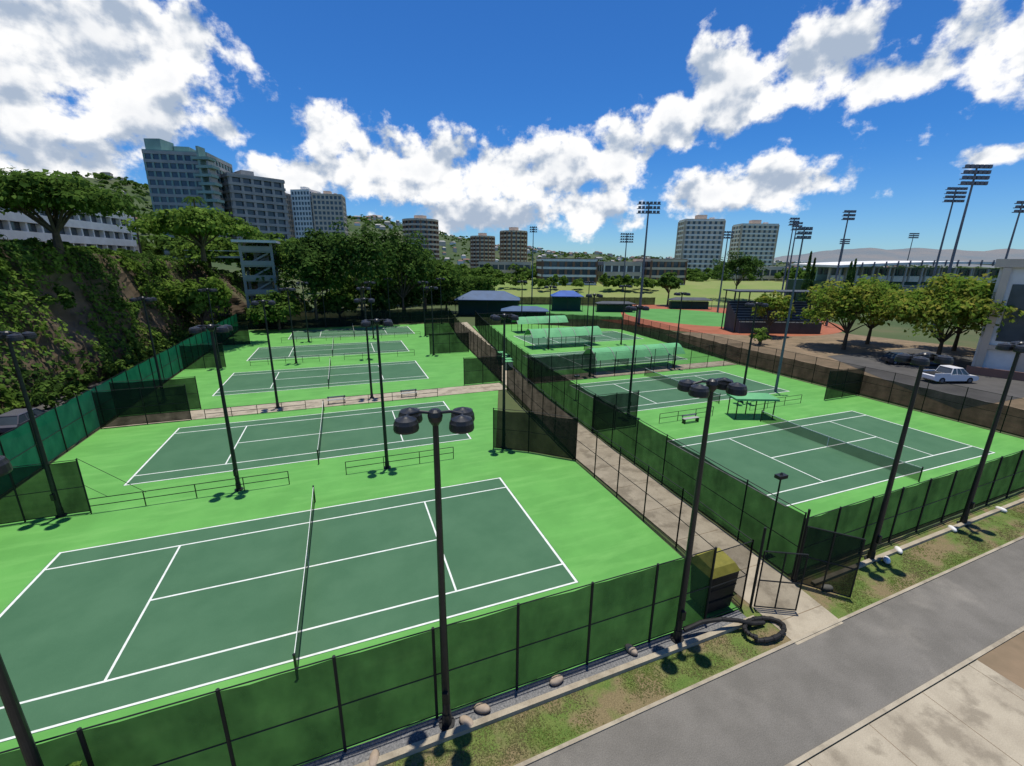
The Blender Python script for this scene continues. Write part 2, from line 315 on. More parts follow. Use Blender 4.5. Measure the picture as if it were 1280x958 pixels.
# ------------------------------------------------------------ sports floodlights
def flood(x,y,h,rows=3,cols=6,s=1.0,name='stadium_floodlight'):
    b=MB(); b.cyl((x,y,0),(x,y,h),.32*s,.14*s,'steel',8)
    ax=(cs,-sn); ay=(sn,cs)
    for r in range(rows):
        z=h-.3-r*.9*s; b.obox((x,y),ax,ay,-cols*.42*s,cols*.42*s,-.08,.08,z-.07,z+.07,'steel')
        for c in range(cols):
            u=(c-(cols-1)/2)*.8*s; b.obox((x,y),ax,ay,u-.27*s,u+.27*s,-.45*s,-.1*s,z-.05,z+.5*s,'steel')
    return b.obj(name)
for x,y,h,s in [(69,91,28.3,1.1),(118,169,27,1.2),(113,74,27,.9),(127,59,35,1.2),(47.3,35.3,18.6,.5),(111,107,24.2,.9),(64,147,26.5,.8),(126,50,27,.9),(120,92,26,.9),(165,80,36,1.2),(230,150,27,1),(260,138,30,1),(98,76,25,.7)]:
    flood(x,y,h,4 if s>1.1 else 3,6 if s>.9 else 4,s)
# ------------------------------------------------------------ foliage
def leaves_mesh(centers,normals,size):
    n=len(centers); up=rng.normal(size=(n,3)); t=np.cross(normals,up); t/=np.linalg.norm(t,axis=1,keepdims=True)+1e-9
    w=np.cross(normals,t); s=(size*rng.uniform(.6,1.35,n))[:,None]
    a=rng.uniform(.55,1.,n)[:,None]
    V=np.stack([centers-t*s-w*s*a*.3,centers+w*s*a*.9-t*s*.1,centers+t*s-w*s*a*.2,centers-w*s*a*.8+t*s*.15],1).reshape(-1,3)
    Fc=np.arange(4*n).reshape(-1,4); return V,Fc
def crown_points(c,R,nl,per,flat=False):
    cs_=[];ns_=[];lob=[]
    for i in range(nl):
        d=rng.normal(size=3); d/=np.linalg.norm(d)
        if flat: d[2]=abs(d[2])*.9-.1
        elif d[2]<-.5: d[2]*=-.5
        rr=rng.uniform(.4,.95); p=np.array(c)+d*np.array(R)*rr
        lr=np.array([R[0],R[1],R[2]*(1.2 if not flat else 1.25)])*rng.uniform(.2,.36)
        lob.append(p)
        q=rng.normal(size=(per,3)); q/=np.linalg.norm(q,axis=1,keepdims=True); q[:,2]=np.where(q[:,2]<-.4,-q[:,2],q[:,2])
        cs_.append(p+q*lr*rng.uniform(.65,1.08,(per,1))); nn=q+rng.normal(size=(per,3))*.45+np.array([0,0,.35]); nn/=np.linalg.norm(nn,axis=1,keepdims=True); ns_.append(nn)
    return np.concatenate(cs_),np.concatenate(ns_),lob
def mk(name,V,Fc,mats,mi=None):
    me=bpy.data.meshes.new(name); me.from_pydata(V.tolist() if hasattr(V,'tolist') else V,[],Fc.tolist() if hasattr(Fc,'tolist') else Fc)
    for k in mats: me.materials.append(M[k])
    if mi is not None: me.polygons.foreach_set('material_index',mi)
    me.update(); o=bpy.data.objects.new(name,me); C.objects.link(o); return o
V,Fc=leaves_mesh(TUFT[0],TUFT[1],.03); mk('grass_tufts',V,Fc,['blade'])
def tree(name,loc,h,R,rz,leaf='leafB',nl=40,per=70,size=.35,flat=False,trunk_r=.3):
    b=MB(); cz=h-rz
    fork=max(h*.25,cz-rz*.9)
    b.cyl((0,0,-.3),(0.1,0,fork),trunk_r*1.25,trunk_r*.8,'bark',8)
    Cc,Nn,lob=crown_points((0,0,cz),(R,R,rz),nl,per,flat)
    for p in lob[:12]:
        mid=(p[0]*.5,p[1]*.5,fork+(p[2]-fork)*.6); b.cyl((.1,0,fork-.1),mid,trunk_r*.5,trunk_r*.28,'bark',5); b.cyl(mid,tuple(p),trunk_r*.28,trunk_r*.08,'bark',5)
    V,Fc=leaves_mesh(Cc,Nn,size); n0=len(b.v)
    v=b.v+V.tolist(); f=b.f+(Fc+n0).tolist(); mi=[0]*len(b.f)+[1]*len(Fc)
    o=mk(name,v,f,['bark',leaf],mi); o.location=loc; return o
tree('monkeypod_tree',L(-57,57,15.3),9.0,8.5,3.8,'leafB',130,100,.28,True,.45)
tree('monkeypod_tree',L(-52,76,14.5),8.0,8,3.6,'leafC',100,90,.33,True,.35)
tree('monkeypod_tree',L(-25,125,0),15.2,10.5,5,'leafB',80,90,.45,True,.5)
tree('monkeypod_tree',L(-47,190,3),19,13,6,'leafB',50,80,.6,True,.5)
for r,d,z,h,R,rz,lf in [(-60,84,0,11.5,6,5,'leafC'),(-44,98,2,16,7,7.5,'leafA'),(-35,102,2,21,8,9.5,'leafA'),(-28,112,0,22,7.5,10,'leafA'),(-56,104,5,14,7,6,'leafB'),(-47,112,3,18,6,7,'leafA'),(-38,118,0,14,8,7,'leafB'),(-10,150,0,10.5,6,4,'leafB'),(90,180,0,19.5,9,7,'leafA'),(56,160,0,11,4,3.5,'leafB'),
   (-50,93,0,8,5,4.5,'leafB'),(-42,106,0,8,5,4,'leafB'),(-33,112,0,8,5,4,'leafA'),(-20,132,0,9,6,4.5,'leafB'),(-30,122,0,9,6,4.5,'leafA'),(-38,128,0,10,7,5,'leafB'),(-48,140,0,14,8,7,'leafA'),(-36,150,0,14,9,7,'leafB'),(-24,160,0,12,8,6,'leafA'),(-14,165,0,9,6,4.5,'leafB'),(-68,120,12,9,7,5,'leafA'),(-60,135,10,10,8,6,'leafB'),(-76,112,13,8,7,4.5,'leafB'),(-66,98,13,6,6,3.5,'leafC')]:
    tree('shade_tree',L(r,d,z),h,R,rz,lf,50,80,.4)
tree('autumn_tree',L(67.5,68,0),12.6,8.6,5.2,'leafY',110,130,.3)
tree('autumn_tree',L(60,78,0),12,7,5,'leafY',85,110,.3)
tree('autumn_tree',L(69,84,0),12,5.5,4.8,'leafC',60,90,.3)
tree('shade_tree',L(80,78,0),12.2,6,4.8,'leafC',60,90,.3)
tree('shade_tree',L(54,92,0),9,4,3.5,'leafY',35,80,.3)
tree('shade_tree',L(47,82,0),3.2,2,1.6,'leafC',14,60,.2)
def palm(loc,h):
    b=MB(); b.cyl((0,0,0),(.3,0,h),.2,.13,'bark',7)
    for i in range(16):
        a=i*2.4; d=random.uniform(.2,1)
        pts=[]; 
        for j in range(6):
            t=j/5; r=2.2*t; z=h+.9*math.sin(t*2.2)*d-1.4*t*t; pts.append((0.3+r*math.cos(a),r*math.sin(a),z))
        for j in range(5):
            p,q=pts[j],pts[j+1]; w=.28*(1-abs(j/5-.3)); sx,sy=-math.sin(a)*w,math.cos(a)*w
            b.poly([(p[0]-sx,p[1]-sy,p[2]-.12),(q[0]-sx,q[1]-sy,q[2]-.12),q,p],'leafA'); b.poly([p,q,(q[0]+sx,q[1]+sy,q[2]-.12),(p[0]+sx,p[1]+sy,p[2]-.12)],'leafA')
    o=b.obj('palm_tree'); o.location=loc
palm(L(-78,95,14.5),12); palm(L(-66,96,14.5),12); palm(L(-90,130,14.5),14)
def mass(name,items,leaf,size):
    A=[];B=[]
    for (r,d,z0,R,rz) in items:
        p=L(r,d,0); c,n,_=crown_points((p[0],p[1],z0+rz*.8),(R,R,rz),9,45); A.append(c);B.append(n)
    V,Fc=leaves_mesh(np.concatenate(A),np.concatenate(B),size); return mk(name,V,Fc,[leaf])
mass('tree_line',[(random.uniform(-75,190),random.uniform(240,300),4,random.uniform(6,10),random.uniform(3.5,6.5)) for i in range(75)],'leafB',1.0)
mass('tree_line',[(random.uniform(-75,-15),random.uniform(170,230),0,random.uniform(6,9),random.uniform(5,8)) for i in range(26)],'leafB',.8)
mass('tree_line',[(random.uniform(180,460),random.uniform(260,330),2,random.uniform(6,10),random.uniform(4,6)) for i in range(50)],'leafA',1.0)
mass('tree_line',[(random.uniform(-320,-60),random.uniform(125,320),14,random.uniform(5,9),random.uniform(3.5,6)) for i in range(80)],'leafB',.9)
mass('tree_line',[(random.uniform(-5,75),random.uniform(196,206),3.5,random.uniform(2.5,4.5),random.uniform(2,3.5)) for i in range(22)],'leafC',.6)
for r,d,h in ((98,150,19),(101,152,17),(112,150,16),(117,155,17)):
    p=L(r,d); c=rng.uniform(0,1,(900,1)); ang=rng.uniform(0,6.28,(900,1)); rad=(1-c)*1.6*rng.uniform(.5,1.1,(900,1))+.1
    P=np.concatenate([p[0]+rad*np.cos(ang),p[1]+rad*np.sin(ang),.3+c*(h-.3)],1); N=np.concatenate([np.cos(ang),np.sin(ang),.5+0*ang],1); N/=np.linalg.norm(N,axis=1,keepdims=True)
    V,Fc=leaves_mesh(P,N,.35); mk('pine_tree',V,Fc,['leafA'])
Cc,Nn,_=crown_points((-7.0,10.3,2.0),(1.0,.5,1.3),22,110); V,Fc=leaves_mesh(Cc,Nn,.06)
bb=MB(); bb.cyl((-7,10.3,0),(-7,10.3,2.0),.05,.03,'bark',6); n0=len(bb.v)
mk('shrub',bb.v+V.tolist(),bb.f+(Fc+n0).tolist(),['bark','leafC'],[0]*len(bb.f)+[1]*len(Fc))

# ------------------------------------------------------------ cliff
path=[(-37,-10),(-36,25),(-34,40),(-30,54),(-28,72),(-28,98),(-26,118),(-20,134),(-8,146)]
hts=[16,16,16,15.8,15.4,14.8,13.5,10,4]
def samp(path,hts,step):
    out=[]
    for i in range(len(path)-1):
        a,c=path[i],path[i+1]; Ln=math.hypot(c[0]-a[0],c[1]-a[1]); n=int(Ln/step)
        for j in range(n): t=j/n; out.append((a[0]+(c[0]-a[0])*t,a[1]+(c[1]-a[1])*t,hts[i]+(hts[i+1]-hts[i])*t,(c[1]-a[1])/Ln,-(c[0]-a[0])/Ln))
    return out
S=samp(path,hts,1.3); NT=22; V=[];Fc=[]
for x,y,h,nx,ny in S:
    for j in range(NT+1):
        t=j/NT; z=h*t; off=-(5.0*t**1.3); n=noise.fractal(Vector((x*.10,y*.10,z*.04)),1,2,5); n2=noise.noise(Vector((x*.6,y*.6,z*.5)))
        off+=n*3.4*math.sin(math.pi*min(1,t+.1))+n2*.6
        V.append((x+nx*off,y+ny*off,z))
    V.append((x-nx*60,y-ny*60,h+.2))
for i in range(len(S)-1):
    for j in range(NT+1):
        a=i*(NT+2)+j; Fc.append((a,a+NT+2,a+NT+3,a+1))
cl=mk('cliff',V,Fc,['rock'])
A=[];B=[];A2=[];B2=[]
Va=np.array(V).reshape(len(S),NT+2,3)[:,:NT+1]
for i in range(len(S)-1):
    x,y,h,nx,ny=S[i]
    if y<15: continue
    for j in range(NT):
        p=Va[i,j]; cov=noise.fractal(Vector((p[0]*.15,p[1]*.15,p[2]*.045)),1,2,4)
        k=int(9+cov*42+ (12 if j>NT*.78 else 0)+(8 if j<5 else 0))
        if k<=0: continue
        q=p+rng.uniform(0,1,(k,1))*(Va[i+1,j]-p)+rng.uniform(0,1,(k,1))*(Va[i,j+1]-p)
        bump=max(0,noise.noise(Vector((p[0]*.35,p[1]*.35,p[2]*.25))))*2.2
        nn=np.array([nx,ny,.7]); q=q+nn*(rng.uniform(.05,.5,(k,1))+bump); n_=nn+rng.normal(size=(k,3))*.5; n_/=np.linalg.norm(n_,axis=1,keepdims=True)
        if noise.noise(Vector((p[0]*.12+9,p[1]*.12,p[2]*.15)))>.08: A2.append(q);B2.append(n_)
        else: A.append(q);B.append(n_)
V2,F2=leaves_mesh(np.concatenate(A),np.concatenate(B),.23); mk('cliff_ivy',V2,F2,['ivy'])
V2,F2=leaves_mesh(np.concatenate(A2),np.concatenate(B2),.26); mk('cliff_creeper',V2,F2,['leafC'])
A=[];B=[]
for x,y,h,nx,ny in S[::3]:
    if y<20: continue
    c,n,_=crown_points((x-nx*6.5,y-ny*6.5,h+.2),(2.2,2.2,random.uniform(.7,1.7)),6,45); A.append(c);B.append(n)
    c,n,_=crown_points((x-nx*12,y-ny*12,h+.2),(3,3,random.uniform(1,2.2)),6,45); A.append(c);B.append(n)
    c,n,_=crown_points((x+nx*1.5,y+ny*1.5,.8),(2,2,random.uniform(1,3.2)),7,50); A.append(c);B.append(n)
    if random.random()<.4:
        c,n,_=crown_points((x-nx*2,y-ny*2,h*random.uniform(.3,.7)),(2.2,2.2,2.0),8,50); A.append(c);B.append(n)
V2,F2=leaves_mesh(np.concatenate(A),np.concatenate(B),.25); mk('hedge_bushes',V2,F2,['leafB'])

# ------------------------------------------------------------ buildings
def building(name,o,e,depth,z0,z1,floors,bays,wall,slab=None,band=.38,pier=.16,proud=.35,dbays=None,roofbox=True):
    slab=slab or wall; b=MB(); dx,dy=e[0]-o[0],e[1]-o[1]; W=math.hypot(dx,dy); ax=(dx/W,dy/W); ay=(-ax[1],ax[0])
    b.obox(o,ax,ay,.0,W,.0,depth,z0,z1-.2,'glass'); fh=(z1-z0)/floors
    for i in range(floors+1):
        z=z0+fh*i; b.obox(o,ax,ay,-proud,W+proud,-proud,depth+proud,z-fh*band*.5,z+fh*band*.5,slab)
    w=W/bays
    for i in range(bays+1):
        u=w*i
        for (v0,v1) in ((-proud*.8,.0),(depth,depth+proud*.8)): b.obox(o,ax,ay,u-w*pier*.5,u+w*pier*.5,v0,v1,z0,z1,wall)
    db=dbays or max(2,int(depth/w)); w2=depth/db
    for i in range(db+1):
        v=w2*i
        for (u0,u1) in ((-proud*.8,0),(W,W+proud*.8)): b.obox(o,ax,ay,u0,u1,v-w2*pier*.5,v+w2*pier*.5,z0,z1,wall)
    b.obox(o,ax,ay,-proud*.9,W+proud*.9,-proud*.9,depth+proud*.9,z1+.3,z1+.9,wall)
    if roofbox:
        b.obox(o,ax,ay,W*.35,W*.6,depth*.3,depth*.7,z1+.9,z1+3.8,wall); b.obox(o,ax,ay,W*.7,W*.8,depth*.3,depth*.5,z1+.9,z1+2.2,slab)
    return b.obj(name)
building('campus_building',(-49,58),(-42,122),14,15.0,23.0,3,20,'white',band=.5,pier=.12,proud=.9,roofbox=False)
building('campus_building',(-75,140),(-50,150),14,14.0,24.0,3,10,'white',band=.4,pier=.1,proud=.6,roofbox=False)
root=empty('apartment_tower')
for nm,oo,ee,dp,zt,fl,by,wl,pr in (('main_block',L(-139,180)[:2],L(-118,184)[:2],22,53,13,8,'teal',.35),('right_wing',L(-114,190)[:2],L(-101,205)[:2],24,47,11,5,'grayc',1.1)):
    bb=building(nm,oo,ee,dp,14,zt,fl,by,wl,'grayc',band=.36,pier=.25,proud=pr); bb.parent=root
b=MB(); p=L(-139.5,181); b.obox(p,(cs,-sn),(sn,cs),0,6,1,8,14,58,'teal'); b.obj('lift_shaft',root)
b=MB(); oo=L(-119.5,182)[:2]
for i in range(13):
    z=15+i*2.95; b.obox(oo,(cs,-sn),(sn,cs),-1+ (i%2)*1.2,5.5+(i%2)*.8,-3.4,1,z,z+1.0,'teal')
b.obox(oo,(cs,-sn),(sn,cs),1,1.8,-3,1,14,55,'teal'); b.obox(oo,(cs,-sn),(sn,cs),4.2,4.8,-3,1,14,50,'grayc'); b.obj('stair_balconies',root)
building('apartment_building',L(-207,400)[:2],L(-196,400)[:2],16,10,69,14,4,'cream',pier=.4)
building('apartment_building',L(-192,405)[:2],L(-175,402)[:2],16,10,72,15,6,'white',pier=.35)
building('apartment_building',L(-170,395)[:2],L(-147,400)[:2],18,10,68,14,7,'cream',pier=.35)
building('apartment_building',L(-225,420)[:2],L(-212,420)[:2],18,10,64,14,5,'brown',pier=.4)
def round_tower(name,c,R,z0,z1,floors,wall='cream'):
    b=MB(); b.lathe((c[0],c[1],0),[(R*.9,z0),(R*.9,z1)],'glass',36); fh=(z1-z0)/floors
    for i in range(floors+1):
        z=z0+i*fh; b.lathe((c[0],c[1],0),[(R*.88,z-.2*fh),(R,z-.2*fh),(R,z+.22*fh),(R*.88,z+.22*fh)],wall,36)
    for j in range(18):
        a=j*math.pi/9; x,y=c[0]+R*.93*math.cos(a),c[1]+R*.93*math.sin(a); b.cyl((x,y,z0),(x,y,z1),1.0,1.0,'brown',6)
    b.lathe((c[0],c[1],0),[(R,z1+.2*fh),(R*.5,z1+.3*fh),(0,z1+.3*fh)],wall,36)
    b.lathe((c[0],c[1],0),[(R*.35,z1),(R*.35,z1+3.5),(0,z1+3.6)],wall,20)
    return b.obj(name)
round_tower('round_apartment_tower',(58,340),13,0,43,13,'cream')
round_tower('round_apartment_tower',(127,410),11.5,0,37,11,'cream')
round_tower('round_apartment_tower',(133,345),11,0,38,12,'cream')
building('apartment_building',(212,240),(234,230),14,0,42,14,7,'cream','white',band=.38,pier=.5)
building('apartment_building',(279,257),(303,247),14,0,43,14,7,'cream','white',band=.38,pier=.5)
building('parking_structure',L(14,215)[:2],L(40,217)[:2],20,5,15.8,3,7,'brown','white',band=.3,pier=.3,roofbox=False)
building('parking_structure',L(44,218)[:2],L(62,219)[:2],18,5,14.5,2,5,'white','cream',band=.4,pier=.2,roofbox=False)
building('parking_structure',L(66,216)[:2],L(84,220)[:2],18,5,16.2,3,5,'brown','cream',band=.3,pier=.3,roofbox=False)
building('school_building',L(-20,265)[:2],L(10,265)[:2],16,5,14,2,8,'cream',roofbox=False)
building('school_building',L(120,250)[:2],L(150,250)[:2],16,3,13,2,8,'cream',roofbox=False)
# gymnasium right
b=MB(); o=(85,34); ax=(0.37,-0.929); ay=(.929,.37)
b.obox(o,ax,ay,0,40,0,30,0,14.6,'white'); b.obox(o,ax,ay,-.6,41,-.6,30.6,14.6,15.7,'cream')
for i in range(9):
    b.obox(o,ax,ay,1.6+i*4,4.2+i*4,-.06,-0.002,4.6,12.4,'glass'); b.obox(o,ax,ay,.3+i*4,1.1+i*4,-.55,-.062,0,14.55,'cream')
b.obox(o,ax,ay,1.1,40,-.5,-.07,3.4,4.0,'cream'); b.obox(o,ax,ay,-.4,40,-3.2,-2.95,0.0,1.1,'roofred')
b.obj('gymnasium_building')
# stadium
b=MB(); o=L(116,160)[:2]; ax=(cs,-sn); ay=(sn,cs)
b.obox(o,ax,ay,0,95,6,30,0,9,'darkgrn')
for i in range(9): b.obox(o,ax,ay,0,95,i*.66,6.0,1+i*.8,1.6+i*.8,'grayc')
P=lambda u,v,z:(o[0]+ax[0]*u+ay[0]*v,o[1]+ax[1]*u+ay[1]*v,z)
for i in range(24):
    u=-2+i*4.15; u2=u+4.1; c0=14.0+1.7*math.sin(math.pi*i/24); c1=14.0+1.7*math.sin(math.pi*(i+1)/24)
    b.hexa([P(u,-1,c0),P(u2,-1,c1),P(u2,26,c1+.6),P(u,26,c0+.6),P(u,-1,c0+.8),P(u2,-1,c1+.8),P(u2,26,c1+1.2),P(u,26,c0+1.2)],'white')
    b.hexa([P(u,-1.4,c0-.6),P(u+.3,-1.4,c0-.6),P(u+.3,-1.01,c0-.6),P(u,-1.01,c0-.6),P(u,-1.4,c0+1.4),P(u+.3,-1.4,c0+1.4),P(u+.3,-1.01,c0+1.4),P(u,-1.01,c0+1.4)],'steel')
for i in range(17): b.obox(o,ax,ay,i*5.8,i*5.8+.5,0,.5,0,14.2,'grayc'); b.obox(o,ax,ay,i*5.8,i*5.8+.5,5,6,9.2,14.2,'grayc')
b.obox(o,ax,ay,0,95,5.5,5.99,9.2,11.2,'white'); b.obox(o,ax,ay,0,95,12,12.5,9.01,14.3,'teal')
for i in range(40): b.obox(o,ax,ay,i*2.35+.3,i*2.35+1.9,11.8,11.99,11.4,13.6,'glass')
b.obj('stadium_grandstand')
# softball grandstand
b=MB(); o=L(51,96)[:2]
for i in range(9): b.obox(o,ax,ay,-1,17,i*.8,i*.8+.8,0,2.4+i*.5,'darkroof'); b.obox(o,ax,ay,-1,17,i*.8+.3,i*.8+.55,2.4+i*.5+.002,2.5+i*.5,'grayc')
b.obox(o,ax,ay,-2,18,1,8,8.8,9.05,'darkroof')
for u in (-1.5,4,9.5,14.5,17.5):
    b.obox(o,ax,ay,u,u+.2,7.3,7.5,0,8.8,'black'); b.obox(o,ax,ay,u,u+.2,1.2,1.4,0,8.8,'black')
for u in range(-1,18): b.obox(o,ax,ay,u,u+.06,-.1,-.04,2.4,3.5,'black')
b.obox(o,ax,ay,-1,17,-.1,-.04,3.5,3.56,'black')
b.obj('softball_grandstand')
def pavilion(name,c,w,d,h,hr,roof,wall=None):
    b=MB(); ax=(cs,-sn); ay=(sn,cs); x=lambda u,v,z:(c[0]+ax[0]*u+ay[0]*v,c[1]+ax[1]*u+ay[1]*v,z)
    e=[x(-w/2,-d/2,h),x(w/2,-d/2,h),x(w/2,d/2,h),x(-w/2,d/2,h)]; r=[x(-w/2+d/2,0,h+hr),x(w/2-d/2,0,h+hr)]
    b.poly([e[0],e[1],r[1],r[0]],roof); b.poly([e[2],e[3],r[0],r[1]],roof); b.poly([e[1],e[2],r[1]],roof); b.poly([e[3],e[0],r[0]],roof)
    b.obox(c,ax,ay,-w/2,w/2,-d/2,d/2,h-.18,h-.003,roof)
    for u in (-w/2+.3,0,w/2-.3):
        for v in (-d/2+.2,d/2-.2): b.cyl(x(u,v,0),x(u,v,h-.18),.06,.06,'black',6)
    if wall: b.obox(c,ax,ay,-w/2+.5,w/2-.5,0,d/2-.4,0,h-.6,wall)
    return b.obj(name)
pavilion('pavilion',L(-7,125)[:2],18,9,4.6,2.2,'blueroof','darkgrn')
pavilion('pavilion',L(3,112)[:2],12,6,2.9,1,'blueroof','darkgrn')
pavilion('shade_tent',L(17,140)[:2],10,6,4.6,1.6,'bluetarp','darkgrn')
pavilion('dugout',L(32,138)[:2],12,4,2.6,.6,'darkroof','darkgrn')
pavilion('dugout',L(60,150)[:2],14,4,3,.8,'darkroof','darkgrn')
pavilion('shade_tent',(36.9,29.8),4.2,2.0,2.1,.35,'grncan')
def vault(x0,x1,y,name='barrel_canopy'):
    b=MB(); n=5; w=(x1-x0)/n
    for i in range(n):
        xa=x0+i*w; pr=[(-1.9+3.8*j/10, 2.0+1.3*math.sin(math.pi*j/10)) for j in range(11)]
        for j in range(10):
            (v0,z0),(v1,z1)=pr[j],pr[j+1]; b.poly([(xa+.06,y+v0,z0),(xa+w-.06,y+v0,z0),(xa+w-.06,y+v1,z1),(xa+.06,y+v1,z1)],'grncan')
            b.cyl((xa,y+v0,z0),(xa,y+v1,z1),.05,.05,'grayc',5)
        for v in (-1.8,1.8): b.cyl((xa,y+v,0),(xa,y+v,2.05),.05,.05,'black',6)
    b.obj(name)
vault(31,46,51); vault(30,44,70); vault(34,46,87)
def ellipse(cx,cy,rx,ry,n=40): return [(cx+rx*math.cos(2*math.pi*i/n),cy+ry*math.sin(2*math.pi*i/n)) for i in range(n)]
sheet('softball_infield',ellipse(96,100,32,36),-0.03,'reddirt'); sheet('outfield_turf',ellipse(94,100,17,22),-0.024,'turf')
sheet('turf_field',[L(-5,118)[:2],L(30,118)[:2],L(36,150)[:2],L(20,160)[:2],L(-20,160)[:2]],-0.028,'turf')
fence('outfield_wall',[L(-30,155)[:2],L(10,158)[:2],L(52,162)[:2]],2.8,'scr_dark',sp=4)
# grass bank
V=[];Fc=[];nr,nd=30,10
for i in range(nr+1):
    r=-32+i*8.2
    for j in range(nd+1):
        t=j/nd; d=165+75*t; s=t*t*(3-2*t); V.append(L(r,d,-.05+6*s+noise.noise(Vector((r*.03,d*.03,0)))*.5*s))
    V.append(L(r,420,7))
for i in range(nr):
    for j in range(nd+1):
        a=i*(nd+2)+j; Fc.append((a,a+nd+2,a+nd+3,a+1))
mk('grass_bank',V,Fc,['lawn'])
sheet('bare_earth_slope',[(56,8),(85,8),(110,45),(100,80),(64,75),(57,50)],-0.035,'dirt')
sheet('parking_lot',[(60,24),(95,24),(100,48),(75,48)],-0.02,'lot')
# hills
rx=[-1600,-700,-309,26,299,642,1082,1600,2600]; ry=[500,700,869,1169,1278,1300,1250,1100,900]; rh=[70,80,112,120,84,42,26,18,10]
V=[];Fc=[];nx,ny=150,60
xs=np.linspace(-1600,2400,nx+1)
for x in xs:
    yr=np.interp(x,rx,ry); hr=np.interp(x,rx,rh)
    for j in range(ny+1):
        t=j/ny*1.5; y=yr-650+650*t; s=min(1,t); s=s*s*(3-2*s)
        n=noise.fractal(Vector((x*.006,y*.004,0)),1,2,6)
        V.append((x,y,-2+hr*s*(1+.10*n)+6*n*s+noise.noise(Vector((x*.05,y*.05,0)))*3*s))
for i in range(nx):
    for j in range(ny):
        a=i*(ny+1)+j; Fc.append((a,a+ny+1,a+ny+2,a+1))
hl=mk('hills',V,Fc,['hill'])
Vh=np.array(V).reshape(nx+1,ny+1,3)
b=MB()
for k in range(650):
    i=random.randrange(25,nx-20); j=random.randrange(8,ny-18); x,y,z=Vh[i,j]+np.array([random.uniform(-12,12),random.uniform(-5,5),0])
    w,d,h=random.uniform(6,13),random.uniform(6,10),random.uniform(3.5,7); k1=random.choice(['white','cream','cream','grayc']); k2=random.choice(['grayc','roofred','darkroof','grayc'])
    b.box(x-w/2,y-d/2,z-3,x+w/2,y+d/2,z+h,k1)
    b.poly([(x-w/2-.5,y-d/2-.5,z+h+.02),(x+w/2+.5,y-d/2-.5,z+h+.02),(x+w/2-2,y,z+h+2),(x-w/2+2,y,z+h+2)],k2); b.poly([(x+w/2+.5,y+d/2+.5,z+h+.02),(x-w/2-.5,y+d/2+.5,z+h+.02),(x-w/2+2,y,z+h+2),(x+w/2-2,y,z+h+2)],k2)
b.obj('hillside_houses')
A=[];B=[]
for k in range(4200):
    i=random.randrange(12,nx-15) if k<2600 else random.randrange(26,58); j=random.randrange(4,ny-10); p=Vh[i,j]+np.array([random.uniform(-14,14),random.uniform(-6,6),2.0])
    c,n,_=crown_points(tuple(p),(8,8,4),3,10); A.append(c);B.append(n)
V2,F2=leaves_mesh(np.concatenate(A),np.concatenate(B),2.0); mk('hillside_trees',V2,F2,['leafB'])
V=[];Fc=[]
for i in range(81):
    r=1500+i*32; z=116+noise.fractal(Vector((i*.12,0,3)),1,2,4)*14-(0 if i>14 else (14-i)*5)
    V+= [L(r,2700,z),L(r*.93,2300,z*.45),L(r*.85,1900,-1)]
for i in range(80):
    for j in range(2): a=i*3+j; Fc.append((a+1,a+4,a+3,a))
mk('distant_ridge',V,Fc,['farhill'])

# ------------------------------------------------------------ stair tower
b=MB(); x0,y0,x1,y1=-19.5,110,-13.2,115.5
for x in (x0,x1-.5):
    for y in (y0,y1-.5): b.box(x,y,0,x+.5,y+.5,18,'grayc')
for i in range(6):
    z=1+i*3.0; b.box(x0+.1,y0+.1,z,x1-.1,y1-.1,z+.3,'grayc')
    if i<5:
        b.hexa([(x0+1,y0+.6,z+.3),(x1-1,y0+.6,z+2.7),(x1-1,y0+2,z+2.7),(x0+1,y0+2,z+.3),(x0+1,y0+.6,z+.7),(x1-1,y0+.6,z+3.1),(x1-1,y0+2,z+3.1),(x0+1,y0+2,z+.7)],'grayc')
    b.box(x0-.02,y0-.04,z+.3,x1+.02,y0+.02,z+1.3,'grayc')
b.box(x0+2.2,y0+2.5,0,x1-1.2,y1-.6,17.9,'grayc')
b.box(x0-1,y0-1,18,x1+1,y1+1,18.5,'white'); b.box(x0-10,y0+1,14.8,x0-.01,y0+4,15.2,'grayc'); b.box(x0-10,y0+1,16.2,x0-.01,y0+1.1,16.3,'white')
b.obj('stair_tower')

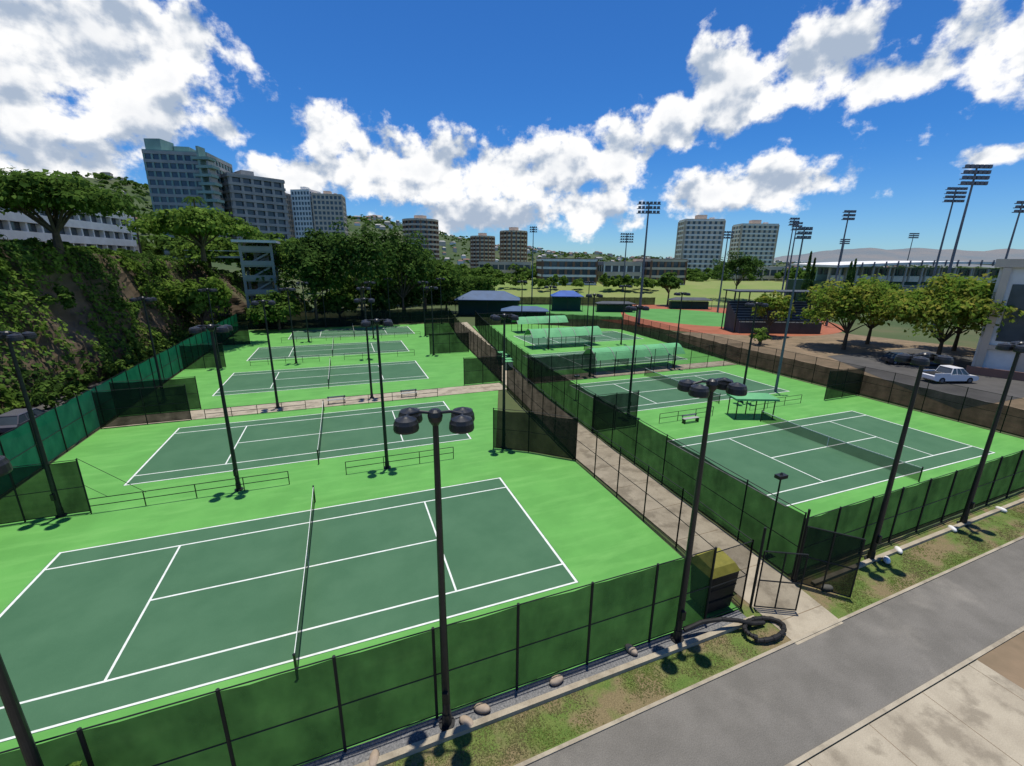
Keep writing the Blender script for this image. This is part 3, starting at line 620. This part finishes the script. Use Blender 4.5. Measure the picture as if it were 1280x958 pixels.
# ------------------------------------------------------------ vehicles
def car(name,loc,ang,paint,pickup=False,s=1.0):
    b=MB(); Lh=2.7 if pickup else 2.35; w=.93
    prof=[(-Lh,.45),(-Lh,.85),(-Lh+.15,.98),(-.9,1.02),(-.1,1.05),(1.0,1.0),(Lh-.2,.86),(Lh,.7),(Lh,.42),(Lh-.3,.3),(-Lh+.3,.3)]
    n=len(prof)
    for sy in (-1,1):
        pts=[(x,sy*w,z) for x,z in prof]; b.poly(pts if sy>0 else pts[::-1],paint)
    for i in range(n):
        (xa,za),(xb,zb)=prof[i],prof[(i+1)%n]; b.poly([(xa,-w,za),(xb,-w,zb),(xb,w,zb),(xa,w,za)],paint)
    if pickup: c0,c1,c2,c3=-.75,-.5,.65,1.45
    else: c0,c1,c2,c3=-2.1,-1.6,.35,1.15
    zb,zt=1.0,1.62 if not pickup else 1.72; wi=.74
    b.hexa([(c0,-w+.04,zb),(c3,-w+.04,zb),(c3,w-.04,zb),(c0,w-.04,zb),(c1,-wi,zt),(c2,-wi,zt),(c2,wi,zt),(c1,wi,zt)],'glass')
    b.hexa([(c1-.05,-wi-.02,zt),(c2+.05,-wi-.02,zt),(c2+.05,wi+.02,zt),(c1-.05,wi+.02,zt),(c1,-wi+.04,zt+.06),(c2-.04,-wi+.04,zt+.06),(c2-.04,wi-.04,zt+.06),(c1,wi-.04,zt+.06)],paint)
    for t in (0,.33,.66,1):
        xa=c0+(c3-c0)*t; xb=c1+(c2-c1)*t
        for sy in (-1,1): b.cyl((xa,sy*(w-.03),zb),(xb,sy*wi,zt),.045,.045,paint,5)
    if pickup: b.box(-Lh+.1,-w+.08,1.0,-.82,w-.08,1.035,'rubber'); b.box(-Lh+.02,-w,1.0,-.8,-w+.08,1.2,paint); b.box(-Lh+.02,w-.08,1.0,-.8,w,1.2,paint)
    for x in (-Lh*.62,Lh*.62):
        for sy in (-1,1):
            b.cyl((x,sy*(w-.2),.36),(x,sy*(w+.02),.36),.36,.36,'rubber',16); b.cyl((x,sy*(w+.02),.36),(x,sy*(w+.035),.36),.2,.18,'steel',12)
    b.box(Lh-.02,-.8,.6,Lh+.02,-.5,.75,'white'); b.box(Lh-.02,.5,.6,Lh+.02,.8,.75,'white')
    o=b.obj(name); o.location=loc; o.rotation_euler=(0,0,ang); o.scale=(s,s,s); return o
car('pickup_truck',(73.5,31.3,0),-.3,'carw',True,1.15)
car('parked_car',(80,40,0),-.5,'card'); car('parked_car',(84,38,0),-.5,'carr')
for i,(x,y,k) in enumerate([(-28,43,'card'),(-27,49,'carr')]): car('parked_car',(x,y,0),1.5+random.uniform(-.05,.05),k)

# ------------------------------------------------------------ small things
b=MB()
b.hexa([(13.4,11.3,.15),(14.7,11.3,.15),(14.7,12.3,.15),(13.4,12.3,.15),(13.3,11.22,2.0),(14.8,11.22,2.0),(14.8,12.4,2.0),(13.3,12.4,2.0)],'black')
b.hexa([(13.25,11.2,2.0),(14.85,11.2,2.0),(14.85,12.45,2.0),(13.25,12.45,2.0),(13.4,11.4,2.3),(14.7,11.4,2.3),(14.7,12.3,2.42),(13.4,12.3,2.42)],'olive')
for xx in (13.6,14.5):
    for yy in (11.5,12.2): b.cyl((xx-.06,yy,.12),(xx+.06,yy,.12),.12,.12,'rubber',10)
for z in (.7,1.3): b.box(13.32,11.235,z,14.78,11.262,z+.06,'rubber')
b.obj('waste_bin')
b=MB(); pts=[]
for i in range(30):
    t=i/29; a=-2.6+t*6.4; pts.append((15.0+.95*math.cos(a),9.85+.5*math.sin(a),.13+.06*math.sin(t*9)+.12*t))
b.tube(pts,.085,'rubber',8); b.tube([(11.7,10.8,.35),(12.5,10.72,.55),(13.3,10.5,.62),(14.0,10.3,.5),(14.7,10.15,.25),(15.3,10.1,.14)],.085,'rubber',8)
for p,q in zip(pts[::2],pts[1::2]): b.cyl(p,q,.1,.1,'rubber',8)
b.obj('drain_hose')
def bag(x,y,k='bag'):
    b=MB(); b.lathe((0,0,0),[(0,0),(.22,.02),(.27,.1),(.2,.2),(0,.24)],k,12); o=b.obj('sandbag',smooth=True); o.location=(x,y,.01); o.rotation_euler=(0,0,random.random()*3); o.scale=(1.1,.6,1)
for x,y in ((-.3,10.4),(3.2,10.75),(6.0,10.8),(9.3,10.95),(2.6,10.5)): bag(x,y)
for x,y in ((19.9,10.6),(26.3,11.2),(31.5,11.35),(37,11.5),(24.8,10.9)): bag(x,y,'white')
b=MB()
for i,(x,y) in enumerate([(21.0,56),(21.6,57.5),(21.2,59.2),(22.3,60.5),(22.1,62.3)]):
    b.box(x-.5,y-.5,0.01,x+.5,y+.5,1.1,'teal'); b.box(x-.55,y-.55,1.1,x+.55,y+.55,1.2,'grncan'); b.cyl((x-.4,y-.55,.15),(x+.4,y-.55,.15),.14,.14,'rubber',8)
b.obj('ball_cart')
for x,y in ((-1.5,47.4),(6,47.4),(30,30.4)):
    b=MB()
    for j in range(3): b.box(x-.9,y-.2+j*.15,.44,x+.9,y-.08+j*.15,.47,'grayc')
    for u in (-.8,.8): b.box(x+u-.03,y-.2,0.01,x+u+.03,y+.2,.44,'black')
    b.box(x-.9,y+.24,.6,x+.9,y+.27,.75,'grayc'); b.box(x-.83,y+.2,.3,x-.77,y+.24,.78,'black'); b.box(x+.77,y+.2,.3,x+.83,y+.24,.78,'black')
    b.obj('court_bench')

# ------------------------------------------------------------ world
SE,SA=math.radians(85.5),math.radians(30)
w=bpy.data.worlds.new('World'); bpy.context.scene.world=w; w.use_nodes=True; nt=w.node_tree; nt.nodes.clear()
N=nt.nodes.new; K=nt.links.new
out=N('ShaderNodeOutputWorld'); bg=N('ShaderNodeBackground'); K(bg.outputs[0],out.inputs[0]); bg.inputs[1].default_value=0.12
sky=N('ShaderNodeTexSky'); sky.sky_type='NISHITA'; sky.sun_disc=False; sky.sun_elevation=SE; sky.sun_rotation=SA; sky.air_density=1.0; sky.dust_density=0.1; sky.ozone_density=4.0
gn=nt.nodes.new; gl=nt.links.new
def gm(op,a,b_,c=None):
    m=gn('ShaderNodeMath'); m.operation=op
    for i,v in enumerate((a,b_,c)):
        if v is None: continue
        if isinstance(v,(int,float)): m.inputs[i].default_value=v
        else: gl(v,m.inputs[i])
    return m.outputs[0]
tc=gn('ShaderNodeTexCoord'); sx=gn('ShaderNodeSeparateXYZ'); gl(tc.outputs['Generated'],sx.inputs[0])
az=gm('ARCTAN2',sx.outputs[0],sx.outputs[1]); el=gm('ARCSINE',sx.outputs[2],None)
cb=gn('ShaderNodeCombineXYZ'); gl(az,cb.inputs[0]); gl(el,cb.inputs[1])
def mr(src,a,b_,c=0,d=1,sm=True):
    m=N('ShaderNodeMapRange'); m.interpolation_type='SMOOTHSTEP' if sm else 'LINEAR'
    m.inputs[1].default_value=a;m.inputs[2].default_value=b_;m.inputs[3].default_value=c;m.inputs[4].default_value=d; K(src,m.inputs[0]); return m.outputs[0]
tc2=N('ShaderNodeMix'); tc2.data_type='RGBA'; K(mr(el,0.0,0.24),tc2.inputs[0]); tc2.inputs[6].default_value=(.46,.72,1.0,1); tc2.inputs[7].default_value=(.22,.58,1.0,1)
tint=N('ShaderNodeMix'); tint.data_type='RGBA'; tint.blend_type='MULTIPLY'; tint.inputs[0].default_value=1; K(sky.outputs[0],tint.inputs[6]); K(tc2.outputs[2],tint.inputs[7])
def mapped(sc,off):
    mp=gn('ShaderNodeVectorMath'); mp.operation='MULTIPLY_ADD'; gl(cb.outputs[0],mp.inputs[0]); mp.inputs[1].default_value=sc; mp.inputs[2].default_value=off; return mp.outputs[0]
blobs=[(-27,14,8,7),(-19,17,9,6),(-12,19.5,4.5,2.4),(-16,12.5,4,3.2),(-24,8,7,3),(-9.5,12.4,2.2,1.3),
(-4,8.6,4.5,2.4),(1.2,13.2,3.2,3.2),(3.5,10,5.5,4.4),(11,10.4,6,3.8),(19,10.3,6,3.3),(27,11,5.5,3.8),(33.5,12,4.5,4.0),(39,14.5,4,2.9),(45,17,5,4.2),(51.5,18.6,4.2,3.0),(59,16,5,1.8),(66,17.5,5,3.0),
(43.5,7.6,5,2.4),(50.5,8.2,6,2.2),(17,5.4,8,2.0),(30,6.4,5.5,2.7),(66,9,2.2,1.0),(110,18,40,9),(-80,18,30,8)]
prev=None
for a,e_,sa,se in blobs:
    s_a,s_e=1/math.radians(sa),1/math.radians(se)
    s3=gn('ShaderNodeVectorMath'); s3.operation='LENGTH'; gl(mapped((s_a,s_e,0),(-math.radians(a)*s_a,-math.radians(e_)*s_e,0)),s3.inputs[0])
    prev=s3.outputs['Value'] if prev is None else gm('SMOOTH_MIN',prev,s3.outputs['Value'],.3)
def gno(scale,detail,rough,off=(0,0,0)):
    n=gn('ShaderNodeTexNoise'); n.noise_dimensions='2D'; n.inputs['Scale'].default_value=scale; n.inputs['Detail'].default_value=detail; n.inputs['Roughness'].default_value=rough; gl(mapped((1,1.2,0),off),n.inputs['Vector']); return n.outputs['Fac']
base=gm('MAXIMUM',gm('SUBTRACT',1.2,prev),-1.2)
LF=math.radians(1.5)*1.2
n1=gno(10,1,.5); n2=gno(20,6,.58,off=(3,1,0)); n2b=gno(20,2,.5,off=(3,1+LF,0)); n1b=gno(10,0,.5,off=(0,LF,0))
v=gm('MULTIPLY_ADD',gm('SUBTRACT',n1,.5),1.3,base); v=gm('MULTIPLY_ADD',gm('SUBTRACT',n2,.5),1.9,v)
alpha=mr(v,-0.05,0.5)
df=gm('MULTIPLY_ADD',gm('SUBTRACT',n1b,n1),1.6,gm('MULTIPLY',gm('SUBTRACT',n2b,n2),1.5))
sh=mr(df,-0.22,0.5,1,0)
thick=mr(v,.6,1.7,1,.76)
mu=gm('MULTIPLY',sh,thick)
cc=N('ShaderNodeMix'); cc.data_type='RGBA'; K(mu,cc.inputs[0]); cc.inputs[6].default_value=(3.4,4.1,5.2,1); cc.inputs[7].default_value=(8.6,8.6,8.6,1)
mx=N('ShaderNodeMix'); mx.data_type='RGBA'; K(alpha,mx.inputs[0]); K(tint.outputs[2],mx.inputs[6]); K(cc.outputs[2],mx.inputs[7])
K(mx.outputs[2],bg.inputs[0])
w.cycles.sampling_method='MANUAL'; w.cycles.sample_map_resolution=512
sl=bpy.data.lights.new('sun','SUN'); sl.energy=4.8; sl.angle=math.radians(.6); sl.color=(1,.94,.84); so=bpy.data.objects.new('sun',sl); C.objects.link(so)
sd=Vector((math.sin(SA)*math.cos(SE),math.cos(SA)*math.cos(SE),math.sin(SE))); so.rotation_euler=sd.to_track_quat('Z','Y').to_euler(); so.location=(0,0,80)
# ------------------------------------------------------------ camera
pitch,roll=.2699,.0110
F=Vector((math.sin(YAW)*math.cos(pitch),math.cos(YAW)*math.cos(pitch),-math.sin(pitch))); R0=Vector((cs,-sn,0)); U0=R0.cross(F)
R=R0*math.cos(roll)+U0*math.sin(roll); U=-R0*math.sin(roll)+U0*math.cos(roll)
ca=bpy.data.cameras.new('camera'); ca.lens=544.95/1280*36; ca.clip_end=12000; ca.clip_start=.1; co=bpy.data.objects.new('camera',ca); C.objects.link(co)
mw=Matrix((R,U,-F)).transposed().to_4x4(); mw.translation=Vector((0,0,14.54)); co.matrix_world=mw; bpy.context.scene.camera=co
bpy.context.scene.view_settings.view_transform='Standard'
try: bpy.context.scene.view_settings.look='None'
except Exception: pass
bpy.context.scene.view_settings.exposure=0
